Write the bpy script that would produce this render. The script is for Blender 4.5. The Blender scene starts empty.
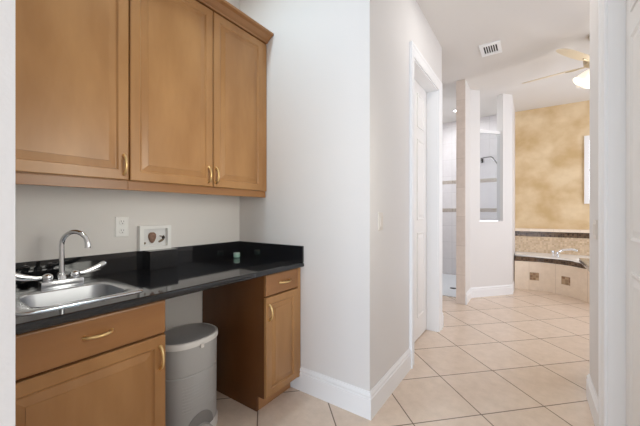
import bpy, bmesh, math, random
from mathutils import Vector, Matrix
random.seed(4)
C = bpy.context.scene.collection
SC = bpy.context.scene

# ---------------------------------------------------------------- camera
F = 306.0
yaw = math.atan((532 - 320) / F)
cd = bpy.data.cameras.new('camera'); cam = bpy.data.objects.new('camera', cd); C.objects.link(cam)
cam.location = (0, 0, 1.26); cam.rotation_euler = (math.pi / 2, 0, yaw)
cd.sensor_width = 36; cd.lens = F / 640 * 36; cd.shift_y = -0.00125; cd.clip_start = 0.02
SC.camera = cam

# ---------------------------------------------------------------- world, lights, exposure
w = bpy.data.worlds.new('world'); SC.world = w; w.use_nodes = True
bg = w.node_tree.nodes['Background']; bg.inputs[0].default_value = (0.86, 0.93, 1.0, 1); bg.inputs[1].default_value = 4.4
SC.view_settings.view_transform = 'Standard'; SC.view_settings.look = 'None'
SC.view_settings.gamma = 1; SC.view_settings.use_curve_mapping = False
SC.view_settings.exposure = 0.0
SC.cycles.max_bounces = 12; SC.cycles.diffuse_bounces = 8; SC.cycles.use_denoising = True
SC.cycles.sample_clamp_indirect = 6

def area(name, loc, rot, sx, sy, power, col, spread=180):
    l = bpy.data.lights.new(name, 'AREA'); l.shape = 'RECTANGLE'; l.size = sx; l.size_y = sy
    l.energy = power; l.color = col; l.spread = math.radians(spread)
    o = bpy.data.objects.new(name, l); C.objects.link(o); o.location = loc; o.rotation_euler = [math.radians(a) for a in rot]
    return o
# cool fill light added behind the camera, no window built there
area('bedroom_fill_light', (0.4, -3.1, 1.4), (90, 0, 0), 2.0, 1.8, 116, (0.84, 0.98, 1.16))
# small recessed lamp in the ceiling above the counter
area('alcove_ceiling_lamp', (-1.5, 0.93, 3.05), (0, 0, 0), 0.12, 0.12, 9.5, (0.80, 1.0, 1.12))
# small unseen fill light added under the hall ceiling, without a fixture
area('hall_fill_light', (-0.25, 2.6, 3.05), (0, 0, 0), 0.3, 0.3, 4, (1.0, 0.98, 0.95))
# added area fill at the right hall wall, brightens under the cabinets; no fixture
area('alcove_fill_light', (0.30, 1.07, 1.5), (90, 0, 90), 0.7, 0.9, 3.9, (1.02, 1.0, 0.90), 76)
# daylight through the bathroom windows on its right wall
area('bath_window_light', (2.5, 4.6, 1.75), (90, 0, 90), 2.6, 1.6, 52, (0.93, 0.98, 1.10))
# shower recessed lamp
area('shower_ceiling_lamp', (-1.085, 5.87, 3.04), (0, 0, 0), 0.14, 0.14, 13, (0.95, 0.98, 1.0))
# soft side light added on the left to even out the shower walls
area('shower_fill_light', (-2.15, 5.6, 1.9), (90, 0, -90), 1.2, 1.2, 8, (0.92, 0.97, 1.06))

# ---------------------------------------------------------------- materials
def mat(name, col, rough=0.5, metal=0.0, spec=0.5, var=0.0, scale=(6, 6, 6), col2=None, bump=0.0, bscale=300, detail=4, trans=0.0, emit=None, estr=0, coat=0.0):
    m = bpy.data.materials.new(name); m.use_nodes = True
    nt = m.node_tree; b = nt.nodes['Principled BSDF']
    b.inputs['Base Color'].default_value = (*col, 1); b.inputs['Roughness'].default_value = rough
    b.inputs['Metallic'].default_value = metal; b.inputs['Specular IOR Level'].default_value = spec
    b.inputs['Transmission Weight'].default_value = trans; b.inputs['Coat Weight'].default_value = coat; b.inputs['Coat Roughness'].default_value = 0.25
    if emit: b.inputs['Emission Color'].default_value = (*emit, 1); b.inputs['Emission Strength'].default_value = estr
    g = nt.nodes.new('ShaderNodeNewGeometry')
    c2 = col2 or tuple(c * (1 - var) for c in col)
    mp = nt.nodes.new('ShaderNodeMapping'); mp.inputs['Scale'].default_value = scale
    nt.links.new(g.outputs['Position'], mp.inputs[0])
    n = nt.nodes.new('ShaderNodeTexNoise'); n.inputs['Scale'].default_value = 1; n.inputs['Detail'].default_value = detail
    nt.links.new(mp.outputs[0], n.inputs['Vector'])
    if var > 0 or col2:
        r = nt.nodes.new('ShaderNodeValToRGB')
        r.color_ramp.elements[0].position = 0.35; r.color_ramp.elements[1].position = 0.65
        r.color_ramp.elements[0].color = (*c2, 1); r.color_ramp.elements[1].color = (*col, 1)
        nt.links.new(n.outputs['Fac'], r.inputs[0]); nt.links.new(r.outputs[0], b.inputs['Base Color'])
    if bump > 0:
        n2 = nt.nodes.new('ShaderNodeTexNoise'); n2.inputs['Scale'].default_value = bscale; n2.inputs['Detail'].default_value = 2
        nt.links.new(g.outputs['Position'], n2.inputs['Vector'])
        bp = nt.nodes.new('ShaderNodeBump'); bp.inputs['Strength'].default_value = bump; bp.inputs['Distance'].default_value = 0.002
        nt.links.new(n2.outputs['Fac'], bp.inputs['Height']); nt.links.new(bp.outputs[0], b.inputs['Normal'])
    return m

def s2l(r, g, b):
    f = lambda c: ((c / 255 + 0.055) / 1.055) ** 2.4 if c > 10 else c / 255 / 12.92
    return (f(r), f(g), f(b))

M = {}
M['paint'] = mat('wall_paint', s2l(224, 221, 218), 0.65, spec=0.25, bump=0.25, bscale=120)
M['ceil'] = mat('ceiling_paint', s2l(222, 218, 213), 0.9, spec=0.1, bump=0.25, bscale=90)
M['trim'] = mat('white_trim_paint', s2l(240, 240, 240), 0.35, spec=0.4)
M['door'] = mat('door_paint', s2l(240, 238, 235), 0.4, spec=0.4)
M['wood'] = mat('maple_vertical', s2l(174, 129, 80), 0.36, spec=0.5, coat=0.12, col2=s2l(158, 113, 66), scale=(7, 7, 2.2), detail=6)
M['woodh'] = mat('maple_horizontal', s2l(158, 111, 65), 0.36, spec=0.5, coat=0.12, col2=s2l(142, 97, 55), scale=(9, 1.6, 9), detail=6)
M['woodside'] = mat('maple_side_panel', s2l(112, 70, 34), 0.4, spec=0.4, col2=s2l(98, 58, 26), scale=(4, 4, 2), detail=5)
M['brass'] = mat('satin_brass', s2l(238, 208, 150), 0.3, metal=1.0)
M['granite'] = mat('black_granite', (0.008, 0.008, 0.009), 0.06, spec=0.6, col2=(0.014, 0.014, 0.016), scale=(260, 260, 260), detail=2)
M['block'] = mat('black_block', (0.012, 0.012, 0.013), 0.15, spec=0.5)
M['steel'] = mat('brushed_steel', s2l(176, 178, 182), 0.42, metal=1.0, bump=0.05, bscale=400)
M['steel_bright'] = mat('polished_steel', s2l(214, 216, 219), 0.24, metal=1.0)
M['chrome'] = mat('chrome', s2l(235, 236, 238), 0.08, metal=1.0)
M['plastic'] = mat('white_plastic', s2l(238, 238, 236), 0.35)
M['socket'] = mat('dark_slot', s2l(60, 58, 55), 0.6)
M['pail'] = mat('pail_grey', s2l(178, 178, 177), 0.42)
M['pail_lid'] = mat('pail_lid_grey', s2l(160, 158, 158), 0.3)
M['pail_dark'] = mat('pail_pedal_grey', s2l(140, 139, 137), 0.4)
M['pail_white'] = mat('pail_white', s2l(226, 224, 220), 0.35)
M['aqua'] = mat('aqua_glass', s2l(150, 190, 178), 0.25)
M['aqua_lid'] = mat('aqua_lid', s2l(178, 202, 192), 0.35)
M['shell'] = mat('brown_shell', s2l(150, 116, 98), 0.6, var=0.4, scale=(90, 90, 90))
M['shell_dark'] = mat('dark_piece', s2l(52, 44, 40), 0.6)
M['shell_tan'] = mat('tan_piece', s2l(140, 118, 96), 0.6, var=0.3, scale=(120, 120, 120))
M['backing'] = mat('white_backing', s2l(225, 225, 225), 0.7)
M['bathwall'] = mat('golden_faux_plaster', s2l(228, 206, 170), 0.6, spec=0.3, col2=s2l(202, 172, 126), scale=(2.6, 2.6, 3.0), detail=14)
M['glass'] = mat('clear_glass', (0.86, 0.89, 0.91), 0.0, trans=1.0, spec=0.5)
M['shower_glass'] = mat('shower_glass', (0.94, 0.965, 0.985), 0.0, trans=1.0)
M['shower_glass'].node_tree.nodes['Principled BSDF'].inputs['IOR'].default_value = 1.1
M['switch'] = mat('almond_plastic', s2l(220, 213, 204), 0.4)
M['dark_metal'] = mat('dark_brushed_metal', s2l(96, 94, 92), 0.4, metal=0.5)
M['dark_cavity'] = mat('dark_cavity', s2l(60, 55, 50), 0.8)
M['pan'] = mat('shower_pan_white', s2l(228, 232, 236), 0.4)
M['fan'] = mat('cream_fan_blade', s2l(226, 212, 186), 0.4)
M['fan_metal'] = mat('fan_metal', s2l(190, 176, 150), 0.35, metal=0.6)
M['shade'] = mat('lit_frosted_glass', (0.85, 0.8, 0.7), 0.4, emit=(1, 0.93, 0.82), estr=0.55)
M['lamp'] = mat('lamp_lens', (1, 1, 1), 0.4, emit=(1, 0.98, 0.95), estr=6)
M['vanity'] = mat('light_taupe_cabinet', s2l(196, 176, 152), 0.45)
M['vanity_top'] = mat('grey_polished_stone', s2l(120, 114, 108), 0.12, var=0.3, scale=(120, 120, 120))
M['tub'] = mat('white_acrylic', s2l(246, 244, 240), 0.2)
M['toekick'] = mat('maple_toe_kick', s2l(176, 128, 84), 0.45, var=0.12, scale=(9, 1.6, 9))

def tilemat(name, c1, c2, grout, size_u, size_v, mortar, rot, origin, axes='xy', rough=0.3, vein=0.12, bumpy=True):
    """square / oblong tile laid in world metres; axes picks the two world axes used"""
    m = bpy.data.materials.new(name); m.use_nodes = True; nt = m.node_tree; b = nt.nodes['Principled BSDF']
    g = nt.nodes.new('ShaderNodeNewGeometry'); sep = nt.nodes.new('ShaderNodeSeparateXYZ'); nt.links.new(g.outputs['Position'], sep.inputs[0])
    cb = nt.nodes.new('ShaderNodeCombineXYZ')
    idx = {'x': 0, 'y': 1, 'z': 2}
    nt.links.new(sep.outputs[idx[axes[0]]], cb.inputs[0]); nt.links.new(sep.outputs[idx[axes[1]]], cb.inputs[1])
    sub = nt.nodes.new('ShaderNodeVectorMath'); sub.operation = 'SUBTRACT'; sub.inputs[1].default_value = (origin[0], origin[1], 0)
    nt.links.new(cb.outputs[0], sub.inputs[0])
    rt = nt.nodes.new('ShaderNodeVectorRotate'); rt.rotation_type = 'Z_AXIS'; rt.inputs['Angle'].default_value = -rot
    nt.links.new(sub.outputs[0], rt.inputs['Vector'])
    br = nt.nodes.new('ShaderNodeTexBrick'); br.offset = 0; br.squash = 1
    br.inputs['Scale'].default_value = 1; br.inputs['Brick Width'].default_value = size_u; br.inputs['Row Height'].default_value = size_v
    br.inputs['Mortar Size'].default_value = mortar; br.inputs['Mortar Smooth'].default_value = 0.1; br.inputs['Bias'].default_value = 0
    br.inputs['Color1'].default_value = (*c1, 1); br.inputs['Color2'].default_value = (*c2, 1); br.inputs['Mortar'].default_value = (*grout, 1)
    nt.links.new(rt.outputs[0], br.inputs['Vector'])
    n = nt.nodes.new('ShaderNodeTexNoise'); n.inputs['Scale'].default_value = 11; n.inputs['Detail'].default_value = 9; n.inputs['Roughness'].default_value = 0.72
    nt.links.new(g.outputs['Position'], n.inputs['Vector'])
    r = nt.nodes.new('ShaderNodeValToRGB'); r.color_ramp.elements[0].position = 0.3; r.color_ramp.elements[1].position = 0.7
    r.color_ramp.elements[0].color = (1 - vein, 1 - vein * 1.1, 1 - vein * 1.25, 1); r.color_ramp.elements[1].color = (1, 1, 1, 1)
    nt.links.new(n.outputs['Fac'], r.inputs[0])
    mx = nt.nodes.new('ShaderNodeMix'); mx.data_type = 'RGBA'; mx.blend_type = 'MULTIPLY'; mx.inputs[0].default_value = 1
    nt.links.new(br.outputs['Color'], mx.inputs[6]); nt.links.new(r.outputs[0], mx.inputs[7])
    nt.links.new(mx.outputs[2], b.inputs['Base Color'])
    b.inputs['Roughness'].default_value = rough
    if bumpy:
        bp = nt.nodes.new('ShaderNodeBump'); bp.inputs['Strength'].default_value = 0.4; bp.inputs['Distance'].default_value = 0.002; bp.invert = True
        nt.links.new(br.outputs['Fac'], bp.inputs['Height']); nt.links.new(bp.outputs[0], b.inputs['Normal'])
    return m

cr, sr = math.cos(yaw), math.sin(yaw)
ox, oz = 1.02434732 * 1.26, 2.28990178 * 1.26
origin = (cr * ox - sr * oz, sr * ox + cr * oz)
M['floor'] = tilemat('beige_floor_tile', s2l(236, 217, 199), s2l(229, 209, 190), s2l(136, 119, 103), 0.45675, 0.45675, 0.004, math.radians(45), origin, rough=0.26, vein=0.15)
M['tubtile'] = tilemat('beige_tub_tile', s2l(248, 232, 212), s2l(244, 226, 204), s2l(224, 206, 186), 0.34, 0.6, 0.003, 0, (0.30, -0.05), 'xz', rough=0.3)
M['jambtile'] = tilemat('tan_jamb_tile', s2l(228, 214, 202), s2l(222, 207, 195), s2l(208, 193, 180), 0.4, 0.4, 0.003, 0, (-0.95, 0.0), 'xz', rough=0.35)
M['showertile'] = tilemat('pale_shower_tile', s2l(228, 224, 224), s2l(223, 219, 220), s2l(212, 208, 208), 0.33, 0.33, 0.004, 0, (0, 0.0), 'xz', rough=0.25, vein=0.06)
M['showertile_y'] = tilemat('pale_shower_tile_side', s2l(228, 224, 224), s2l(223, 219, 220), s2l(212, 208, 208), 0.33, 0.33, 0.004, 0, (0, 0.0), 'yz', rough=0.25, vein=0.06)
M['mosaic_dark'] = tilemat('dark_emperador_mosaic', s2l(128, 104, 82), s2l(74, 56, 42), s2l(140, 118, 94), 0.03, 0.03, 0.0015, 0, (0, 0), 'xz', rough=0.2, vein=0.5)
M['mosaic_inset'] = tilemat('brown_inset_mosaic', s2l(212, 184, 150), s2l(150, 116, 84), s2l(200, 174, 144), 0.04, 0.04, 0.002, 0, (0.01, 0.005), 'xz', rough=0.3, vein=0.35)
M['mosaic_pale'] = tilemat('pale_mosaic', s2l(232, 210, 180), s2l(200, 172, 138), s2l(214, 194, 166), 0.028, 0.028, 0.002, 0, (0, 0), 'xz', rough=0.35, vein=0.2)
M['mosaic_shower'] = tilemat('shower_band_mosaic', s2l(196, 184, 172), s2l(172, 158, 146), s2l(200, 194, 188), 0.03, 0.03, 0.002, 0, (0, 0), 'xz', rough=0.3, vein=0.2)

# ---------------------------------------------------------------- mesh helpers
def B(): return bmesh.new()
def box(bm, a, b, bev=0.0, seg=2):
    lo = [min(a[i], b[i]) for i in range(3)]; hi = [max(a[i], b[i]) for i in range(3)]
    vs = [bm.verts.new((x, y, z)) for x in (lo[0], hi[0]) for y in (lo[1], hi[1]) for z in (lo[2], hi[2])]
    q = [(0, 1, 3, 2), (4, 6, 7, 5), (0, 4, 5, 1), (2, 3, 7, 6), (0, 2, 6, 4), (1, 5, 7, 3)]
    fs = [bm.faces.new([vs[i] for i in f]) for f in q]
    if bev > 0:
        es = list({e for f in fs for e in f.edges})
        bmesh.ops.bevel(bm, geom=es, offset=bev, segments=seg, affect='EDGES', profile=0.5)
    return bm
def prism(bm, poly, z0, z1, bev=0.0):
    a = [bm.verts.new((p[0], p[1], z0)) for p in poly]; b = [bm.verts.new((p[0], p[1], z1)) for p in poly]
    n = len(poly); fs = []
    fs.append(bm.faces.new(a[::-1])); top = bm.faces.new(b); fs.append(top)
    for i in range(n): fs.append(bm.faces.new((a[i], a[(i + 1) % n], b[(i + 1) % n], b[i])))
    bmesh.ops.recalc_face_normals(bm, faces=fs)
    if bev > 0: bmesh.ops.bevel(bm, geom=list(top.edges), offset=bev, segments=3, affect='EDGES', profile=0.5)
    return bm
def loft(bm, rings, cap=(True, True), closed=True):
    R = [[bm.verts.new(p) for p in r] for r in rings]; fs = []
    n = len(R[0])
    for i in range(len(R) - 1):
        for j in range(n if closed else n - 1):
            fs.append(bm.faces.new((R[i][j], R[i][(j + 1) % n], R[i + 1][(j + 1) % n], R[i + 1][j])))
    if cap[0]: fs.append(bm.faces.new(R[0][::-1]))
    if cap[1]: fs.append(bm.faces.new(R[-1]))
    bmesh.ops.recalc_face_normals(bm, faces=fs)
    return bm
def lathe(bm, prof, c, axis='z', n=24):
    rings = []
    for r, h in prof:
        ring = []
        for k in range(n):
            t = 2 * math.pi * k / n; u, v = r * math.cos(t), r * math.sin(t)
            ring.append({'z': (c[0] + u, c[1] + v, c[2] + h), 'x': (c[0] + h, c[1] + u, c[2] + v), 'y': (c[0] + u, c[1] + h, c[2] + v)}[axis])
        rings.append(ring)
    return loft(bm, rings)
def tube(bm, pts, rad, n=10, flat=1.0, flatu=1.0):
    pts = [Vector(p) for p in pts]; rads = rad if isinstance(rad, (list, tuple)) else [rad] * len(pts)
    rings = []; prev = None
    for i, p in enumerate(pts):
        t = (pts[min(i + 1, len(pts) - 1)] - pts[max(i - 1, 0)]).normalized()
        if prev is None:
            u = t.cross(Vector((0, 0, 1)))
            if u.length < 0.1: u = t.cross(Vector((1, 0, 0)))
        else: u = prev - t * prev.dot(t)
        u.normalize(); prev = u; v = t.cross(u)
        rings.append([tuple(p + (u * math.cos(2 * math.pi * k / n) * flatu + v * math.sin(2 * math.pi * k / n) * flat) * rads[i]) for k in range(n)])
    return loft(bm, rings)
def rect_rings(bm, mp, a0, a1, b0, b1, steps):
    """steps: (inset, depth); mp maps (a, b, d) to world"""
    rings = []
    for ins, d in steps:
        rings.append([mp(a0 + ins, b0 + ins, d), mp(a1 - ins, b0 + ins, d), mp(a1 - ins, b1 - ins, d), mp(a0 + ins, b1 - ins, d)])
    return loft(bm, rings)

def rootloc(p):
    while p.parent: p = p.parent
    return Vector(p.location)
def obj(name, bm, m, parent=None, smooth=False, at=None, label=None):
    me = bpy.data.meshes.new(name)
    off = rootloc(parent) if parent else (Vector(at) if at else Vector((0, 0, 0)))
    bmesh.ops.translate(bm, verts=bm.verts, vec=-off)
    bmesh.ops.recalc_face_normals(bm, faces=bm.faces)
    bm.to_mesh(me); bm.free(); me.materials.append(m if not isinstance(m, str) else M[m])
    o = bpy.data.objects.new(name, me); C.objects.link(o)
    if parent: o.parent = parent
    elif at: o.location = at
    if smooth:
        for f in me.polygons: f.use_smooth = True
        me.set_sharp_from_angle(angle=math.radians(40))
    if label: o['label'] = label
    return o
def thing(name, label, cat, loc, group=None):
    o = bpy.data.objects.new(name, None); C.objects.link(o); o.location = loc; o.empty_display_size = 0.05
    o['label'] = label; o['category'] = cat
    if group: o['group'] = group
    return o
def tag(o, label, cat, group=None):
    o['label'] = label; o['category'] = cat
    if group: o['group'] = group
    return o
def struct(name, bm, m, parent=None, smooth=False):
    o = obj(name, bm, m, parent, smooth)
    if not parent: o['kind'] = 'structure'
    return o

H = 3.07
# ================================================================ SETTING
struct('floor', box(B(), (-2.4, -3.4, -0.1), (2.75, 6.75, 0)), 'floor')
struct('ceiling', box(B(), (-2.4, -3.4, H), (2.75, 6.75, H + 0.1)), 'ceil')
struct('wall_left', box(B(), (-2.12, 0.03, 0), (-2.0, 1.83, H)), 'paint')
struct('wall_alcove', box(B(), (-2.0, 1.71, 0), (-0.815, 1.83, H)), 'paint')
struct('wall_wing', box(B(), (-2.0, 0.03, 0), (-0.815, 0.1498, H)), 'paint')
# left hall wall, pierced by the closet door
D0, D1, DT = 2.535, 3.36, 2.55
bm = B(); box(bm, (-0.945, 1.83, 0), (-0.815, D0, H)); box(bm, (-0.945, D1, 0), (-0.815, 3.53, H)); box(bm, (-0.945, D0, DT), (-0.815, D1, H))
struct('wall_hall', bm, 'paint')
struct('wall_closet', box(B(), (-2.2, 3.41, 0), (-0.945, 3.53, H)), 'paint')
struct('wall_closet_back', box(B(), (-2.2, 1.83, 0), (-2.1, 3.41, H)), 'paint')
# right hall wall, pierced by the second door
E0, E1 = 1.31, 2.14
bm = B(); box(bm, (0.32, -0.15, 0), (0.45, E0, H)); box(bm, (0.32, E1, 0), (0.45, 2.74, H)); box(bm, (0.32, E0, DT), (0.45, E1, H))
struct('wall_right', bm, 'paint')
struct('wall_vanity', box(B(), (0.45, 2.62, 0), (2.6, 2.74, H)), 'paint')
struct('wall_bedroom_front', box(B(), (0.45, -0.15, 0), (2.6, -0.03, H)), 'paint')
struct('wall_bedroom_left', box(B(), (-2.3, -3.2, 0), (-2.12, 0.15, H)), 'paint')
struct('wall_bedroom_right', box(B(), (2.6, -3.2, 0), (2.72, -0.03, H)), 'paint')
struct('wall_bedroom_back', box(B(), (-2.3, -3.32, 0), (2.72, -3.2, H)), 'paint')
# bathroom
struct('wall_bath_right', box(B(), (2.6, 2.62, 0), (2.72, 6.67, H)), 'paint')
W0, W1, WZ0, WZ1 = 0.71, 1.65, 1.41, 2.485
bm = B(); box(bm, (-0.365, 6.55, 0), (W0, 6.67, H)); box(bm, (W1, 6.55, 0), (2.6, 6.67, H)); box(bm, (W0, 6.55, 0), (W1, 6.67, WZ0)); box(bm, (W0, 6.55, WZ1), (W1, 6.67, H))
struct('wall_bath', bm, 'bathwall')
struct('wall_shower_back', box(B(), (-2.2, 6.55, 0), (-0.365, 6.67, H)), 'showertile')
struct('wall_shower_left', box(B(), (-2.32, 3.41, 0), (-2.2, 6.67, H)), 'showertile_y')
struct('wall_shower_front', box(B(), (-2.2, 4.46, 0), (-1.5, 4.575, H)), 'paint')
# stub wall beside the shower opening, then the angled wall with the glazed opening
th = 0.115
p0 = Vector((-0.745, 4.97)); p1 = Vector((-0.25, 5.56)); dg = (p1 - p0).normalized(); nr = Vector((-dg.y, dg.x))
struct('wall_shower_stub', prism(B(), [(-0.86, 4.56), (-0.745, 4.56), (-0.745, 4.97), (-0.86, 5.01)], 0, H), 'paint')
struct('trim_shower_jamb', box(B(), (-0.862, 4.548, 0), (-0.747, 4.562, H), 0.004), 'jambtile')
def dpt(s, n=0.0): q = p0 + dg * s + nr * n; return (q.x, q.y)
S0, S1, SILL = 0.169, 0.594, 1.123
LN = (p1 - p0).length
def dseg(bm, s0, s1, z0, z1, n0=0.0, n1=th): return prism(bm, [dpt(s0, n0), dpt(s1, n0), dpt(s1, n1), dpt(s0, n1)], z0, z1)
bm = B(); dseg(bm, 0, S0, 0, H); dseg(bm, S0, S1, 0, SILL); dseg(bm, S1, LN, 0, H)
struct('wall_shower_angled', bm, 'paint')
struct('wall_shower_side', prism(B(), [(-0.25, 5.56), (-0.25, 6.55), (-0.365, 6.55), (-0.365, 5.60)], 0, H), 'paint')
# shower wall bands and pan
bm = B()
for z in (1.30, 1.86): box(bm, (-2.2, 6.546, z - 0.035), (-0.366, 6.55, z + 0.035))
struct('trim_shower_bands', bm, 'mosaic_shower')
pan = struct('floor_shower', box(B(), (-2.19, 4.86, 0.0), (-0.9, 6.54, 0.012), 0.004), 'pan')
bm = B(); prism(bm, [(-0.9, 5.06), (-0.86, 5.05), (-0.37, 5.64), (-0.37, 6.54), (-0.9, 6.54)], 0, 0.012); struct('floor_shower_corner', bm, 'pan')
# baseboards: extruded profile along straight runs
def baseboard(name, path, side, h=0.165, t=0.015):
    prof = [(0, 0), (t, 0), (t, h - 0.042), (t - 0.005, h - 0.037), (t - 0.005, h - 0.031), (t - 0.001, h - 0.024), (t - 0.003, h - 0.016), (t - 0.009, h - 0.006), (t - 0.010, h), (0, h)]
    P = [Vector(p) for p in path]; rings = []
    for i, p in enumerate(P):
        ns = []
        for a, b in ((i - 1, i), (i, i + 1)):
            if a >= 0 and b < len(P):
                d = (P[b] - P[a]).normalized(); ns.append(Vector((-d.y, d.x)) * side)
        m = sum(ns, Vector((0, 0))); m = m / len(ns)
        m = m / m.dot(ns[0]) if len(ns) > 1 else m
        rings.append([(p.x + m.x * q[0], p.y + m.y * q[0], q[1]) for q in prof])
    struct(name, loft(B(), rings), 'trim')
baseboard('baseboard_alcove', [(-1.435, 1.71), (-0.815, 1.71), (-0.815, 2.443)], -1)
baseboard('baseboard_hall', [(-0.815, 3.452), (-0.815, 3.53), (-2.19, 3.53)], -1)
baseboard('baseboard_right', [(0.32, 2.242), (0.32, 2.74), (0.36, 2.74)], 1)
baseboard('baseboard_shower', [(-0.745, 4.563), (-0.745, 4.97), (-0.252, 5.557), (-0.25, 5.9)], -1, 0.15)
baseboard('baseboard_wing', [(-0.815, 0.031), (-0.815, 0.146)], -1)
baseboard('baseboard_left', [(-2.0, 0.745), (-2.0, 1.35)], -1, 0.13)

# casings: stepped profile, mitred as three runs
def casing(name, x, sgn, y0, y1, zt, wdt=0.09, depth=0.12):
    bm = B()
    prof = [(0, 0), (0, 0.012), (0.012, 0.016), (0.02, 0.012), (0.06, 0.018), (0.072, 0.024), (wdt, 0.024), (wdt, 0)]
    pts = [(y0, 0, -1, 0), (y0, zt, -1, 1), (y1, zt, 1, 1), (y1, 0, 1, 0)]
    loft(bm, [[(x + sgn * q[1], py + dy * q[0], pz + dz * q[0]) for q in prof] for py, pz, dy, dz in pts])
    # jamb lining with stop
    for ya, yb in ((y0, y0 + 0.012), (y1 - 0.012, y1)): box(bm, (x, ya, 0), (x - sgn * depth, yb, zt))
    box(bm, (x, y0, zt - 0.012), (x - sgn * depth, y1, zt))
    return struct(name, bm, 'trim')
casing('trim_1', -0.815, 1, D0, D1, DT)
casing('trim_2', 0.32, -1, E0, E1, DT)

# panelled doors
def panel_door(name, xf, sgn, y0, y1, zt, rows, cols=2):
    bm = B(); t = 0.035; z0 = 0.012
    box(bm, (xf, y0, z0), (xf - sgn * t, y1, zt))
    wd = (y1 - y0); st = 0.115; pw = (wd - st * (cols + 1)) / cols
    for (za, zb) in rows:
        for c in range(cols):
            a0 = y0 + st + c * (pw + st); a1 = a0 + pw
            mp = lambda a, b, d: (xf + sgn * d, a, b)
            rect_rings(bm, mp, a0, a1, za, zb, [(0, -0.002), (0, 0.007), (0.01, 0.009), (0.022, 0.001), (0.03, 0.001), (0.055, 0.008), (0.06, 0.008)])
    return struct(name, bm, 'door')
panel_door('door_1', -0.927, 1, D0 + 0.014, D1 - 0.014, DT - 0.014, [(0.22, 1.06), (1.18, 1.98), (2.10, 2.43)])
panel_door('door_2', 0.385, -1, E0 + 0.014, E1 - 0.014, DT - 0.014, [(0.22, 0.98), (1.12, 2.09), (2.20, 2.43)])

# bathroom window
bm = B(); q = 0.012
for a, b in (((W0 - q, 6.52, WZ0 - q), (W0 + 0.05, 6.60, WZ1 + q)), ((W1 - 0.05, 6.52, WZ0 - q), (W1 + q, 6.60, WZ1 + q)), ((W0 + 0.05, 6.52, WZ0 - q), (W1 - 0.05, 6.60, WZ0 + 0.05)), ((W0 + 0.05, 6.52, WZ1 - 0.05), (W1 - 0.05, 6.60, WZ1 + q)), ((W0 + 0.05, 6.53, 1.92), (W1 - 0.05, 6.59, 1.96))):
    box(bm, a, (b[0], 6.549, b[2]))
for a, b in (((W0, 6.549, WZ0), (W0 + 0.05, 6.60, WZ1)), ((W1 - 0.05, 6.549, WZ0), (W1, 6.60, WZ1)), ((W0 + 0.05, 6.549, WZ0), (W1 - 0.05, 6.60, WZ0 + 0.05)), ((W0 + 0.05, 6.549, WZ1 - 0.05), (W1 - 0.05, 6.60, WZ1))):
    box(bm, a, b)
wf = struct('window_1', bm, 'trim')
obj('pane', box(B(), (W0 + 0.05, 6.57, WZ0 + 0.05), (W1 - 0.05, 6.576, WZ1 - 0.05)), 'glass', wf)

# wall ledge and tile bands behind the tub
struct('trim_3', box(B(), (-0.25, 6.47, 0.925), (2.6, 6.55, 0.975), 0.006), 'tubtile')
struct('trim_4', box(B(), (-0.25, 6.53, 0.835), (2.6, 6.55, 0.925)), 'mosaic_dark')
struct('trim_5', box(B(), (-0.25, 6.535, 0.555), (2.6, 6.55, 0.835)), 'mosaic_pale')

# ================================================================ CABINETS
XF = -1.345
RAISED = [(0.0, -0.02), (0.0, -0.004), (0.004, 0.0), (0.047, 0.0), (0.0485, -0.001), (0.0545, -0.0078), (0.059, -0.008), (0.061, -0.0075), (0.087, -0.002), (0.0875, -0.0002), (0.089, 0.0)]
SLAB = [(0.0, -0.02), (0.0, -0.005), (0.003, -0.0015), (0.008, 0.0), (0.012, 0.0)]
def front(name, x, y0, y1, z0, z1, steps, m, parent):
    return obj(name, rect_rings(B(), lambda a, b, d: (x + d, a, b), y0, y1, z0, z1, steps), m, parent)
def pull(parent, x, y, z, vertical=True, L=0.096):
    bm = B(); pts = []; n = 14
    for i in range(n + 1):
        t = i / n; s = (t - 0.5) * L; h = 0.026 * (math.sin(math.pi * t) ** 0.55) if 0 < t < 1 else 0
        pts.append((x + h, y, z + s) if vertical else (x + h, y + s, z))
    rr = [0.008 if i in (0, n) else 0.0068 - 0.0012 * math.sin(math.pi * i / n) for i in range(n + 1)]
    tube(bm, pts, rr, 10)
    for s in (-L / 2, L / 2):
        lathe(bm, [(0.0085, 0), (0.0085, 0.002), (0.006, 0.005)], (x, y + (0 if vertical else s), z + (s if vertical else 0)), 'x', 14)
    return obj('handle', bm, 'brass', parent, True)
def carcass(bm, x0, x1, y0, y1, z0, z1, t=0.018):
    """open-front cabinet box with a face frame, x1 = frame face"""
    box(bm, (x0, y0, z0), (x1, y0 + t, z1)); box(bm, (x0, y1 - t, z0), (x1, y1, z1))
    box(bm, (x0, y0 + t, z0), (x1 - 0.02, y1 - t, z0 + t)); box(bm, (x0, y0 + t, z1 - t), (x1 - 0.02, y1 - t, z1))
    box(bm, (x0, y0 + t, z0 + t), (x0 + 0.008, y1 - t, z1 - t))
    for a, b in (((y0 + t, z0), (y0 + 0.04, z1)), ((y1 - 0.04, z0), (y1 - t, z1)), ((y0 + 0.04, z0), (y1 - 0.04, z0 + 0.045)), ((y0 + 0.04, z1 - 0.04), (y1 - 0.04, z1))):
        box(bm, (x1 - 0.02, a[0], a[1]), (x1, b[0], b[1]))
FX = XF - 0.0215
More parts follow.
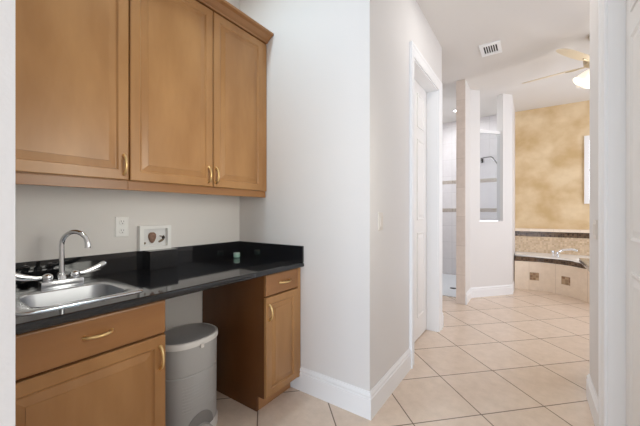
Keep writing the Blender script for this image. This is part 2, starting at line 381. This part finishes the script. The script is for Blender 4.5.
# sink cabinet
sc = thing('base_cabinet', 'wide brown wooden base cabinet under the steel sink', 'cabinet', (-1.68, 0.45, 0))
bm = B(); y0, y1 = 0.156, 0.735
box(bm, (-1.995, y0, 0.0), (FX, y0 + 0.018, 0.872)); box(bm, (-1.995, y1 - 0.018, 0.1), (FX, y1, 0.872)); box(bm, (-1.995, y1 - 0.018, 0), (-1.43, y1, 0.1))
box(bm, (-1.995, y0 + 0.018, 0.1), (FX - 0.02, y1 - 0.018, 0.118))
box(bm, (FX - 0.02, y0 + 0.018, 0.1), (FX, 0.20, 0.872)); box(bm, (FX - 0.02, 0.70, 0.1), (FX, y1 - 0.018, 0.872)); box(bm, (FX - 0.02, 0.2, 0.70), (FX, 0.70, 0.74)); box(bm, (FX - 0.02, 0.2, 0.1), (FX, 0.70, 0.14)); box(bm, (FX - 0.02, 0.2, 0.84), (FX, 0.70, 0.872))
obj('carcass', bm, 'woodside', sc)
obj('toe_kick', box(B(), (-1.445, y0 + 0.018, 0), (-1.43, y1 - 0.018, 0.1)), 'toekick', sc)
dr = front('drawer_front', XF, 0.184, 0.732, 0.724, 0.868, SLAB, 'woodh', sc); pull(dr, XF, 0.473, 0.80, False, 0.088)
dd = front('door', XF, 0.184, 0.732, 0.105, 0.715, RAISED, 'wood', sc); pull(dd, XF, 0.707, 0.620)
# small cabinet by the white wall
rc = thing('base_cabinet', 'narrow brown wooden base cabinet against the white end wall', 'cabinet', (-1.68, 1.53, 0))
bm = B(); y0, y1 = 1.36, 1.705
box(bm, (-1.995, y0, 0.1), (FX, y0 + 0.018, 0.872)); box(bm, (-1.995, y0, 0), (-1.43, y0 + 0.018, 0.1)); box(bm, (-1.995, y1 - 0.018, 0.1), (FX, y1, 0.872))
box(bm, (-1.995, y0 + 0.018, 0.1), (FX - 0.02, y1 - 0.018, 0.118)); box(bm, (-1.995, y0 + 0.018, 0.118), (-1.987, y1 - 0.018, 0.872))
box(bm, (FX - 0.02, y0 + 0.018, 0.1), (FX, 1.40, 0.872)); box(bm, (FX - 0.02, 1.65, 0.1), (FX, y1 - 0.018, 0.872)); box(bm, (FX - 0.02, 1.4, 0.70), (FX, 1.65, 0.74)); box(bm, (FX - 0.02, 1.4, 0.1), (FX, 1.65, 0.14)); box(bm, (FX - 0.02, 1.4, 0.84), (FX, 1.65, 0.872))
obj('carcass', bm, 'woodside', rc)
obj('filler_strip', box(B(), (FX + 0.0005, 1.676, 0.1), (XF - 0.004, 1.7045, 0.872), 0.001), 'wood', rc)
obj('toe_kick', box(B(), (-1.445, y0 + 0.018, 0), (-1.43, y1 - 0.018, 0.1)), 'toekick', rc)
dr = front('drawer_front', XF, 1.362, 1.673, 0.738, 0.868, SLAB, 'woodh', rc); pull(dr, XF, 1.535, 0.803, False)
SM = [(a * 0.92, d) for a, d in RAISED]
dd = front('door', XF, 1.362, 1.673, 0.105, 0.729, SM, 'wood', rc); pull(dd, XF, 1.388, 0.632)
# countertop with a cut-out for the sink
ct = thing('countertop', 'glossy black stone countertop over the base cabinets', 'countertop', (-1.66, 0.93, 0.873))
CX0, CX1, CY0, CY1 = -1.84, -1.45, 0.29, 0.655
bm = B()
for a, b in (((-1.998, 0.153), (CX0, 1.708)), ((CX0, 0.153), (CX1, CY0)), ((CX0, CY1), (CX1, 1.708))): box(bm, (*a, 0.875), (*b, 0.907))
# front nosing with an eased edge
prof = [(CX1, 0.875), (-1.327, 0.875), (-1.321, 0.879), (-1.319, 0.886), (-1.321, 0.898), (-1.328, 0.905), (-1.335, 0.907), (CX1, 0.907)]
loft(bm, [[(q[0], y, q[1]) for q in prof] for y in (0.153, 1.708)])
obj('slab', bm, 'granite', ct)
obj('backsplash', box(B(), (-1.998, 0.153, 0.907), (-1.982, 1.708, 1.022), 0.002), 'granite', ct)
obj('side_splash', box(B(), (-1.982, 1.692, 0.907), (-1.322, 1.708, 1.022), 0.002), 'granite', ct)

# upper cabinets
UX = -1.677; UF = UX - 0.0215; UT = 2.555; UB = 1.373
def upper(y0, y1, label, doors):
    t = thing('upper_cabinet', label, 'cabinet', (-1.85, (y0 + y1) / 2, UB), 'upper wall cabinets')
    bm = B(); carcass(bm, -1.998, UF, y0, y1, UB + 0.03, UT)
    obj('carcass', bm, 'wood', t)
    obj('light_rail', box(B(), (UF - 0.018, y0, UB), (UF + 0.003, y1, UB + 0.046), 0.002), 'woodh', t)
    for a, b, hy in doors:
        d = front('door', UX, a, b, 1.422, 2.548, RAISED, 'wood', t); pull(d, UX, hy, 1.497)
    return t
a = upper(0.155, 0.7255, 'brown single-door upper cabinet hanging above the sink', [(0.172, 0.7225, 0.70)])
b = upper(0.7265, 1.706, 'brown double-door upper cabinet with two handles side by side, next to the white wall', [(0.7295, 1.2195, 1.188), (1.2255, 1.664, 1.243)])
for o in (a, b): del o['group']
obj('filler_strip', box(B(), (UF + 0.0005, 1.667, 1.42), (UX - 0.006, 1.7055, 2.548), 0.001), 'wood', b)
prof = [(UF - 0.02, 2.548), (UX + 0.004, 2.548), (UX + 0.008, 2.556), (UX + 0.024, 2.566), (UX + 0.044, 2.584), (UX + 0.055, 2.588), (UX + 0.066, 2.592), (UX + 0.068, 2.606), (UF - 0.02, 2.606)]
prof = [(x, z + 0.008) for x, z in prof]
tag(obj('crown_moulding', loft(B(), [[(q[0], y, q[1]) for q in prof] for y in (0.155, 1.706)]), 'woodh'), 'brown stepped crown moulding along the top of the upper cabinets', 'moulding')

# ================================================================ SINK, FAUCET
sk = thing('sink', 'stainless steel drop-in sink in the black countertop', 'sink', (-1.63, 0.475, 0.907))
def rrect(x0, x1, y0, y1, r, z, n=6):
    out = []
    for cx, cy, a0 in ((x1 - r, y1 - r, 0), (x0 + r, y1 - r, 90), (x0 + r, y0 + r, 180), (x1 - r, y0 + r, 270)):
        for k in range(n + 1):
            t = math.radians(a0 + 90 * k / n); out.append((cx + r * math.cos(t), cy + r * math.sin(t), z))
    return out
rim_ = [rrect(-1.865, -1.422, 0.268, 0.69, 0.04, 0.9075), rrect(-1.862, -1.425, 0.271, 0.687, 0.039, 0.912), rrect(-1.852, -1.433, 0.281, 0.677, 0.036, 0.9145),
        rrect(-1.742, -1.463, 0.314, 0.645, 0.06, 0.9145), rrect(-1.736, -1.469, 0.320, 0.634, 0.06, 0.911)]
obj('rim', loft(B(), rim_, (False, False)), 'steel_bright', sk, True)
R = [rim_[-1], rrect(-1.732, -1.474, 0.324, 0.630, 0.06, 0.895), rrect(-1.715, -1.487, 0.337, 0.617, 0.06, 0.785), rrect(-1.70, -1.50, 0.35, 0.604, 0.06, 0.765), rrect(-1.64, -1.55, 0.40, 0.555, 0.045, 0.760)]
obj('basin', loft(B(), R, (False, True)), 'steel', sk, True)
obj('drain', lathe(B(), [(0.045, 0), (0.045, 0.003), (0.036, 0.004), (0.03, 0.0015), (0.008, 0.0015), (0.008, 0.006)], (-1.59, 0.475, 0.7605)), 'chrome', sk, True)
FXP, FY, FZ = -1.795, 0.485, 0.9148
fa = thing('faucet', 'chrome gooseneck faucet with two blade handles on the sink', 'faucet', (FXP, FY, FZ))
obj('deck_plate', box(B(), (FXP - 0.026, FY - 0.078, FZ), (FXP + 0.026, FY + 0.078, FZ + 0.034), 0.003, 2), 'steel_bright', fa, True)
obj('spout_base', lathe(B(), [(0.023, 0), (0.023, 0.006), (0.018, 0.014), (0.0165, 0.03), (0.013, 0.034)], (FXP, FY, FZ + 0.022)), 'chrome', fa, True)
pts = [(FXP, FY, FZ + 0.03), (FXP, FY, FZ + 0.10), (FXP, FY, FZ + 0.192)]
R_ = 0.063; sa = math.radians(32)
for k in range(1, 15):
    t = math.pi * k / 14 * 1.06
    pts.append((FXP + R_ * (1 - math.cos(t)) * math.cos(sa), FY + R_ * (1 - math.cos(t)) * math.sin(sa), FZ + 0.192 + R_ * math.sin(t)))
obj('spout', tube(B(), pts, [0.0105] * (len(pts) - 2) + [0.0125, 0.0125], 14), 'chrome', fa, True)
for s in (-1, 1):
    ky = FY + s * 0.051
    hb = lathe(B(), [(0.018, 0), (0.018, 0.006), (0.012, 0.009), (0.0125, 0.012), (0.019, 0.018), (0.0215, 0.028), (0.019, 0.038), (0.010, 0.0445), (0.004, 0.046)], (FXP, ky, FZ + 0.022))
    kb = obj('handle_hub', hb, 'chrome', fa, True)
    zz = FZ + 0.052
    pts = [(FXP + 0.0, ky + s * 0.015, zz), (FXP - 0.002, ky + s * 0.04, zz + 0.002), (FXP - 0.004, ky + s * 0.07, zz + 0.008), (FXP - 0.006, ky + s * 0.10, zz + 0.018), (FXP - 0.008, ky + s * 0.118, zz + 0.027), (FXP - 0.009, ky + s * 0.130, zz + 0.034)]
    obj('blade_handle', tube(B(), pts, [0.0065, 0.008, 0.0115, 0.0145, 0.0145, 0.010], 14, 1.15, 0.55), 'chrome', kb, True)

# ================================================================ SMALL THINGS IN THE ALCOVE
ot = thing('wall_outlet', 'white double wall outlet on the beige wall left of the small frame', 'outlet', (-2.0, 0.822, 1.115))
obj('cover_plate', rect_rings(B(), lambda a, b, d: (-2.0 + d, a, b), 0.786, 0.858, 1.115, 1.234, [(0, 0.0), (0, 0.003), (0.003, 0.006), (0.006, 0.0065)]), 'plastic', ot)
for z in (1.148, 1.201):
    so = obj('socket', lathe(B(), [(0.0175, 0), (0.0175, 0.003), (0.0165, 0.0035)], (-1.9935, 0.822, z), 'x', 20), 'plastic', ot, True)
    bm = B(); box(bm, (-1.990, 0.814, z + 0.001), (-1.9895, 0.8165, z + 0.010)); box(bm, (-1.990, 0.8275, z + 0.001), (-1.9895, 0.830, z + 0.009)); lathe(bm, [(0.003, 0), (0.003, 0.0005)], (-1.990, 0.822, z - 0.007), 'x', 10)
    obj('slots', bm, 'socket', so)
tag(obj('block', box(B(), (-1.981, 0.935, 0.9075), (-1.895, 1.115, 1.022), 0.002), 'block', at=(-1.94, 1.02, 0.9075)), 'glossy black block on the countertop under the white box frame', 'block')
# white box frame holding brown pieces, on the block and splash
bf = thing('box_frame', 'white box frame with brown and dark pieces inside, above the black block', 'frame', (-1.97, 1.01, 1.0225))
ya, yb, za, zb, x0, x1 = 0.908, 1.106, 1.0225, 1.175, -1.998, -1.966
bm = B()
for p, q in (((ya, za), (ya + 0.025, zb)), ((yb - 0.025, za), (yb, zb)), ((ya + 0.025, za), (yb - 0.025, za + 0.020)), ((ya + 0.025, zb - 0.020), (yb - 0.025, zb))): box(bm, (x0, *p), (x1, *q))
obj('frame', bm, 'plastic', bf)
obj('backing', box(B(), (x0 + 0.001, ya + 0.025, za + 0.020), (x0 + 0.006, yb - 0.025, zb - 0.020)), 'backing', bf)
def blob(y, z, ry, rz, rx, x=-1.985, tip=0.0, n=16):
    bm = B(); rings = []
    for i in range(1, 9):
        ph = math.pi * i / 9
        rr = math.sin(ph); ht = math.cos(ph)
        rings.append([(x + rx * rr * math.cos(2 * math.pi * k / n), y + ry * rr * math.sin(2 * math.pi * k / n) * (1 + tip * ht), z + rz * ht) for k in range(n)])
    return loft(bm, rings)
obj('shell', blob(0.992, 1.098, 0.024, 0.036, 0.010, tip=0.35), 'shell', bf, True, label='large brown oval piece')
obj('small_shell', blob(0.946, 1.066, 0.009, 0.007, 0.005, x=-1.987), 'shell_tan', bf, True)
obj('dark_piece', blob(1.064, 1.097, 0.010, 0.012, 0.006, x=-1.986, tip=-0.4), 'shell_dark', bf, True)
bm = B(); tube(bm, [(-1.987, 1.035, 1.068), (-1.986, 1.05, 1.076), (-1.987, 1.066, 1.083)], [0.005, 0.0075, 0.005], 10); obj('long_shell', bm, 'shell_tan', bf, True)
bm = B(); tube(bm, [(-1.989, 1.04, 1.106), (-1.988, 1.048, 1.105), (-1.989, 1.056, 1.103)], [0.002, 0.0035, 0.002], 8); obj('thin_piece', bm, 'shell_tan', bf, True)
# small aqua jar
jr = thing('jar', 'small pale aqua glass jar in the back corner of the black countertop', 'jar', (-1.885, 1.585, 0.9072))
obj('body', lathe(B(), [(0.018, 0), (0.0235, 0.004), (0.0255, 0.014), (0.024, 0.024), (0.022, 0.0275)], (-1.885, 1.585, 0.9072)), 'aqua', jr, True)
obj('lid', lathe(B(), [(0.0225, 0.0275), (0.0245, 0.029), (0.0245, 0.037), (0.022, 0.0395), (0.01, 0.040)], (-1.885, 1.585, 0.9072)), 'aqua_lid', jr, True)

# pail
px, py = -1.655, 1.024
pl = thing('trash_pail', 'grey oval diaper pail with white rim in the gap under the countertop', 'trash can', (px, py, 0))
def sect(z, a, b, n=40, e=2.35, x=px, y=py):
    out = []
    for k in range(n):
        t = 2 * math.pi * k / n; c, s = math.cos(t), math.sin(t)
        out.append((x + b * math.copysign(abs(c) ** (2 / e), c), y + a * math.copysign(abs(s) ** (2 / e), s), z))
    return out
A_, B_ = 0.168, 0.142
obj('base', loft(B(), [sect(0, A_ + .004, B_ + .004), sect(0.045, A_ + .006, B_ + .006), sect(0.055, A_ + .001, B_ + .001)]), 'pail_white', pl, True)
obj('lower_body', loft(B(), [sect(0.055, A_ - .002, B_ - .002), sect(0.365, A_ - .001, B_ - .001), sect(0.371, A_ - .006, B_ - .006)]), 'pail', pl, True)
obj('upper_body', loft(B(), [sect(0.371, A_ - .006, B_ - .006), sect(0.376, A_ - .001, B_ - .001), sect(0.522, A_, B_)]), 'pail', pl, True)
obj('rim', loft(B(), [sect(0.522, A_ + .002, B_ + .002), sect(0.524, A_ + .006, B_ + .006), sect(0.55, A_ + .006, B_ + .006), sect(0.555, A_ + .002, B_ + .002), sect(0.555, A_ - .008, B_ - .008), sect(0.545, A_ - .009, B_ - .009)]), 'pail_white', pl, True)
obj('lid', loft(B(), [sect(0.546, A_ - .009, B_ - .009), sect(0.556, A_ - .010, B_ - .010), sect(0.561, A_ - .04, B_ - .035), sect(0.563, A_ - .12, B_ - .10)]), 'pail_lid', pl, True)
obj('clip', box(B(), (px + B_ + 0.004, py - 0.011, 0.508), (px + B_ + 0.014, py + 0.011, 0.532), 0.004, 3), 'pail_white', pl, True)
def frontx(y, z_off=0.0):
    v = min(1, abs((y - py) / (A_ - .0015))); return px + (B_ - .0015) * (1 - v ** 2.35) ** (1 / 2.35)
bm = B()
for i in range(9):
    z = 0.315 - i * 0.017
    tube(bm, [(frontx(py + s * 0.1) + 0.0005, py + s * 0.1, z) for s in [k / 10 for k in range(-10, 11)]], 0.0018, 6)
obj('ridges', bm, 'pail', pl, True)
bm = B(); rings = []
for i in range(0, 13):
    t = math.pi * i / 12; yy = py + 0.085 * math.cos(t); zt = 0.056 + 0.095 * math.sin(t)
    rings.append([(frontx(yy) - 0.004, yy, 0.056), (frontx(yy) + 0.004, yy, 0.056), (frontx(yy) + 0.004, yy, zt + 0.001), (frontx(yy) - 0.004, yy, zt + 0.001)])
loft(bm, rings); obj('pedal_recess', bm, 'pail_dark', pl, True)
bm = B(); rings = []
for i in range(0, 13):
    t = -1 + i / 6; yy = py + 0.068 * t; zt = 0.03 + 0.05 * (1 - t * t)
    rings.append([(frontx(yy) + 0.002, yy, 0.03), (frontx(yy) + 0.028, yy, 0.03), (frontx(yy) + 0.026, yy, zt + 0.005), (frontx(yy) + 0.002, yy, zt + 0.008)])
loft(bm, rings); obj('pedal', bm, 'pail', pl, True)

# switches
def switch(x, sgn, y, z, label, wdt=0.072, ganged=1):
    t = thing('light_switch', label, 'light switch', (x, y, z))
    obj('cover_plate', rect_rings(B(), lambda a, b, d: (x + sgn * d, a, b), y - wdt / 2, y + wdt / 2, z - 0.058, z + 0.058, [(0, 0), (0, 0.003), (0.003, 0.006), (0.006, 0.0065)]), 'switch', t)
    for k in range(ganged):
        yy = y + (k - (ganged - 1) / 2) * 0.046
        obj('rocker', rect_rings(B(), lambda a, b, d: (x + sgn * d, a, b), yy - 0.016, yy + 0.016, z - 0.033, z + 0.033, [(0, 0.0065), (0, 0.009), (0.002, 0.0105), (0.004, 0.0105)]), 'switch', t)
switch(-0.815, 1, 1.865, 1.20, 'white light switch on the left hall wall beside the corner')
switch(0.32, -1, 2.49, 1.155, 'white light switch on the right wall beside the white door casing', 0.118, 2)

# ================================================================ CEILING THINGS
vt = thing('air_vent', 'white rectangular air vent grille in the hall ceiling', 'vent', (-0.375, 3.855, H))
bm = B(); vx0, vx1, vy0, vy1 = -0.475, -0.275, 3.715, 3.995
for p, q in (((vx0, vy0), (vx0 + 0.035, vy1)), ((vx1 - 0.035, vy0), (vx1, vy1)), ((vx0 + 0.035, vy0), (vx1 - 0.035, vy0 + 0.05)), ((vx0 + 0.035, vy1 - 0.05), (vx1 - 0.035, vy1))): box(bm, (*p, H - 0.012), (*q, H))
obj('frame', bm, 'trim', vt)
obj('cavity', box(B(), (vx0 + 0.035, vy0 + 0.05, H - 0.002), (vx1 - 0.035, vy1 - 0.05, H)), 'dark_cavity', vt)
for k in range(5):
    xx = vx0 + 0.055 + k * (vx1 - vx0 - 0.11) / 4
    obj('louvre', box(B(), (xx - 0.004, vy0 + 0.05, H - 0.011), (xx + 0.004, vy1 - 0.05, H - 0.003)), 'trim', vt)
rl = thing('recessed_light', 'round recessed light shining in the shower ceiling', 'light', (-1.085, 5.87, H))
obj('trim_ring', lathe(B(), [(0.09, 0), (0.088, -0.006), (0.07, -0.008), (0.066, -0.002)], (-1.085, 5.87, H)), 'trim', rl, True)
obj('lens', lathe(B(), [(0.065, -0.003), (0.06, -0.006), (0.02, -0.008)], (-1.085, 5.87, H)), 'lamp', rl, True)

# ceiling fan
fx, fy = 0.55, 4.175
fn = thing('ceiling_fan', 'cream ceiling fan with lit glass shades over the bathroom', 'ceiling fan', (fx, fy, H))
obj('canopy', lathe(B(), [(0.075, 0), (0.07, -0.03), (0.03, -0.06)], (fx, fy, H)), 'fan_metal', fn, True)
obj('downrod', lathe(B(), [(0.012, -0.05), (0.012, -0.20)], (fx, fy, H), n=12), 'fan_metal', fn, True)
obj('motor_housing', lathe(B(), [(0.03, -0.18), (0.095, -0.205), (0.115, -0.24), (0.11, -0.29), (0.06, -0.315), (0.05, -0.36), (0.02, -0.37)], (fx, fy, H)), 'fan_metal', fn, True)
zb_ = H - 0.295
for k in range(5):
    an = math.radians(204.5 - 72 * k); d = Vector((math.cos(an), math.sin(an))); n_ = Vector((-d.y, d.x))
    # camera-frame angle to world
    d = Vector((d.x * cr - d.y * sr, d.x * sr + d.y * cr)); n_ = Vector((-d.y, d.x))
    bm = B(); rings = []
    for r, hw in ((0.17, 0.04), (0.22, 0.062), (0.34, 0.075), (0.47, 0.074), (0.58, 0.064), (0.635, 0.046), (0.66, 0.02)):
        ring = []
        for s, dz in ((-1, -0.003), (1, -0.003), (1, 0.003), (-1, 0.003)):
            q = Vector((fx, fy)) + d * r + n_ * s * hw
            ring.append((q.x, q.y, zb_ + dz - s * hw * 0.29))
        rings.append(ring)
    bl = obj('blade', loft(bm, rings), 'fan', fn)
    bm = B(); tube(bm, [(fx + d.x * 0.10, fy + d.y * 0.10, zb_ - 0.005), (fx + d.x * 0.2, fy + d.y * 0.2, zb_ - 0.008), (fx + d.x * 0.26, fy + d.y * 0.26, zb_ - 0.006)], [0.012, 0.016, 0.01], 8, 0.5); obj('blade_bracket', bm, 'fan_metal', bl, True)
for k in range(4):
    an = math.radians(200 + 90 * k); d = Vector((math.cos(an), math.sin(an)))
    c0 = Vector((fx + d.x * 0.055, fy + d.y * 0.055, H - 0.345)); ax = Vector((d.x * 0.62, d.y * 0.62, -0.78)).normalized()
    u = ax.cross(Vector((0, 0, 1))).normalized(); v = ax.cross(u)
    arm = obj('lamp_arm', tube(B(), [(fx, fy, H - 0.335), tuple(c0 + ax * 0.03)], 0.012, 10), 'fan_metal', fn, True)
    rings = [[tuple(c0 + ax * h + (u * math.cos(2 * math.pi * j / 20) + v * math.sin(2 * math.pi * j / 20)) * r) for j in range(20)] for h, r in ((0.02, 0.022), (0.05, 0.035), (0.10, 0.052), (0.145, 0.066), (0.155, 0.072), (0.152, 0.066), (0.10, 0.046), (0.05, 0.03))]
    obj('glass_shade', loft(B(), rings), 'shade', arm, True)
pl_ = bpy.data.lights.new('fan_bulb_light', 'POINT'); pl_.energy = 5; pl_.color = (1, 0.94, 0.86); pl_.shadow_soft_size = 0.08
po = bpy.data.objects.new('fan_bulb_light', pl_); C.objects.link(po); po.location = (fx, fy, H - 0.62)

# ================================================================ SHOWER FITTINGS
sg = thing('shower_glass', 'clear fixed shower glass with white top rail in the angled wall opening', 'glass panel', (*dpt((S0 + S1) / 2, th * 0.5), SILL))
obj('pane', dseg(B(), S0 + 0.002, S1 - 0.002, SILL + 0.008, 2.46, th * 0.5 - 0.004, th * 0.5 + 0.004), 'shower_glass', sg)
obj('top_rail', dseg(B(), S0 + 0.001, S1 - 0.001, 2.46, 2.505, th * 0.5 - 0.014, th * 0.5 + 0.014), 'trim', sg)
obj('bottom_channel', dseg(B(), S0 + 0.001, S1 - 0.001, SILL, SILL + 0.008, th * 0.5 - 0.01, th * 0.5 + 0.01), 'chrome', sg)
gb = thing('hand_shower', 'thin dark metal shower arm with hanging hose on the shower back wall', 'shower', (-0.72, 6.545, 2.26))
obj('bracket', box(B(), (-0.80, 6.50, 2.20), (-0.755, 6.546, 2.27), 0.006), 'dark_cavity', gb)
obj('arm', tube(B(), [(-0.80, 6.50, 2.275), (-0.74, 6.485, 2.285), (-0.63, 6.48, 2.29), (-0.595, 6.48, 2.27)], 0.008, 8), 'dark_metal', gb, True)
obj('hose', tube(B(), [(-0.595, 6.48, 2.27), (-0.54, 6.48, 2.17), (-0.47, 6.48, 2.05), (-0.42, 6.485, 1.99)], 0.008, 8), 'dark_metal', gb, True)
dn = lathe(B(), [(0.05, 0), (0.05, 0.002), (0.03, 0.003)], (-1.065, 5.37, 0.012))
tag(obj('shower_drain', dn, 'dark_cavity', smooth=True, at=(-1.065, 5.37, 0.012)), 'small dark round drain in the white shower floor', 'drain')

# ================================================================ TUB
tb = thing('bathtub', 'built-in bathtub with curved beige tiled deck under the golden wall', 'bathtub', (0.8, 6.1, 0))
ctrl = [(-0.234, 5.985), (-0.05, 6.02), (0.2, 6.02), (0.447, 5.89), (0.623, 5.68), (0.78, 5.46), (0.96, 5.28), (1.3, 5.14), (1.8, 5.1), (2.595, 5.1)]
def smoothc(c, n=6):
    out = []
    for i in range(len(c) - 1):
        p = [Vector(c[max(0, min(len(c) - 1, i + k))]) for k in (-1, 0, 1, 2)]
        for j in range(n):
            t = j / n
            q = 0.5 * (2 * p[1] + (p[2] - p[0]) * t + (2 * p[0] - 5 * p[1] + 4 * p[2] - p[3]) * t * t + (3 * p[1] - p[0] - 3 * p[2] + p[3]) * t ** 3)
            out.append((q.x, q.y))
    out.append(c[-1]); return out
cv = smoothc(ctrl)
def offs(c, d):
    out = []
    for i, p in enumerate(c):
        a = Vector(c[max(0, i - 1)]); b_ = Vector(c[min(len(c) - 1, i + 1)]); t = (b_ - a).normalized(); n = Vector((t.y, -t.x))
        out.append((p[0] + n.x * d, p[1] + n.y * d))
    return out
back = [(2.595, 6.53), (-0.245, 6.53)]
def shell(o0, o1, z0, z1):
    a, b_ = offs(cv, o0), offs(cv, o1)
    return loft(B(), [[(p[0], p[1], z0), (q[0], q[1], z0), (q[0], q[1], z1), (p[0], p[1], z1)] for p, q in zip(a, b_)])
obj('tiled_face', shell(0, -0.05, 0, 0.46), 'tubtile', tb)
obj('dark_mosaic_band', shell(0.004, -0.05, 0.46, 0.535), 'mosaic_dark', tb)
# deck top with an oval tub opening
ocx, ocy, oa, ob = 1.42, 5.82, 0.92, 0.48
bm = B()
outer = offs(cv, 0.012) + back
NS = 64
def oval(s, z): return [(ocx + oa * s * math.cos(2 * math.pi * k / NS) , ocy + ob * s * math.sin(2 * math.pi * k / NS), z) for k in range(NS)]
def deckring(z):
    # outer outline sampled by angle around the oval centre
    pts = [Vector(p) for p in outer]; res = []
    for k in range(NS):
        t = 2 * math.pi * k / NS; d = Vector((math.cos(t) * oa, math.sin(t) * ob)).normalized(); best = 9
        for i in range(len(pts)):
            p, q = pts[i], pts[(i + 1) % len(pts)]; e = q - p
            den = d.x * e.y - d.y * e.x
            if abs(den) < 1e-9: continue
            w_ = p - Vector((ocx, ocy)); s_ = (w_.x * e.y - w_.y * e.x) / den; u_ = (w_.x * d.y - w_.y * d.x) / den
            if s_ > 0 and -1e-6 <= u_ <= 1 + 1e-6: best = min(best, s_)
        res.append((ocx + d.x * best, ocy + d.y * best, z))
    return res
loft(bm, [oval(1.0, 0.5355), deckring(0.5355), deckring(0.556), oval(1.0, 0.556)], (False, False))
obj('deck', bm, 'tub', tb)
obj('tub_shell', loft(B(), [oval(1.06, 0.5565), oval(1.05, 0.561), oval(1.03, 0.562), oval(0.97, 0.558), oval(0.93, 0.54), oval(0.8, 0.2), oval(0.6, 0.12)], (False, True)), 'tub', tb, True)
# small square mosaic insets on the tiled face
def face_at(x):
    for i in range(len(cv) - 1):
        if cv[i][0] <= x <= cv[i + 1][0]:
            f = (x - cv[i][0]) / (cv[i + 1][0] - cv[i][0]); p = Vector(cv[i]).lerp(Vector(cv[i + 1]), f); t = (Vector(cv[i + 1]) - Vector(cv[i])).normalized()
            return p, t, Vector((t.y, -t.x))
for xx in (0.03, 0.42):
    p, t, n = face_at(xx); bm = B(); s = 0.062
    loft(bm, [[(p.x + t.x * a * s + n.x * k, p.y + t.y * a * s + n.y * k, 0.225 + c * s) for a, c in ((-1, -1), (1, -1), (1, 1), (-1, 1))] for k in (-0.01, 0.004)])
    obj('mosaic_inset', bm, 'mosaic_inset', tb)
# tub filler
tf = thing('tub_faucet', 'chrome tub faucet on the white tub deck', 'faucet', (0.31, 6.22, 0.5645))
bx, by, bz = 0.31, 6.22, 0.5645
obj('handle', lathe(B(), [(0.03, 0), (0.03, 0.01), (0.018, 0.02), (0.018, 0.04), (0.028, 0.05), (0.026, 0.075), (0.012, 0.082)], (bx - 0.03, by, bz)), 'chrome', tf, True)
obj('handle', lathe(B(), [(0.03, 0), (0.03, 0.01), (0.018, 0.02), (0.018, 0.04), (0.028, 0.05), (0.026, 0.075), (0.012, 0.082)], (bx + 0.02, by - 0.16, bz)), 'chrome', tf, True)
obj('spout', tube(B(), [(bx + 0.02, by - 0.06, bz + 0.006), (bx + 0.03, by - 0.06, bz + 0.06), (bx + 0.10, by - 0.06, bz + 0.105), (bx + 0.20, by - 0.05, bz + 0.115), (bx + 0.27, by - 0.04, bz + 0.095)], [0.026, 0.024, 0.02, 0.018, 0.016], 12), 'chrome', tf, True)

# ================================================================ VANITY
vn = thing('vanity', 'taupe bathroom vanity with grey polished top behind the right wall', 'vanity', (1.1, 3.2, 0))
obj('cabinet_body', box(B(), (0.365, 2.76, 0.09), (2.0, 3.12, 0.82), 0.003), 'vanity', vn)
obj('toe_kick', box(B(), (0.38, 2.78, 0.0), (2.0, 3.08, 0.09)), 'dark_cavity', vn)
obj('apron', box(B(), (1.0, 3.13, 0.70), (2.0, 3.15, 0.82)), 'vanity', vn)
obj('counter', box(B(), (0.345, 2.745, 0.82), (2.0, 3.575, 0.852), 0.004), 'vanity_top', vn)
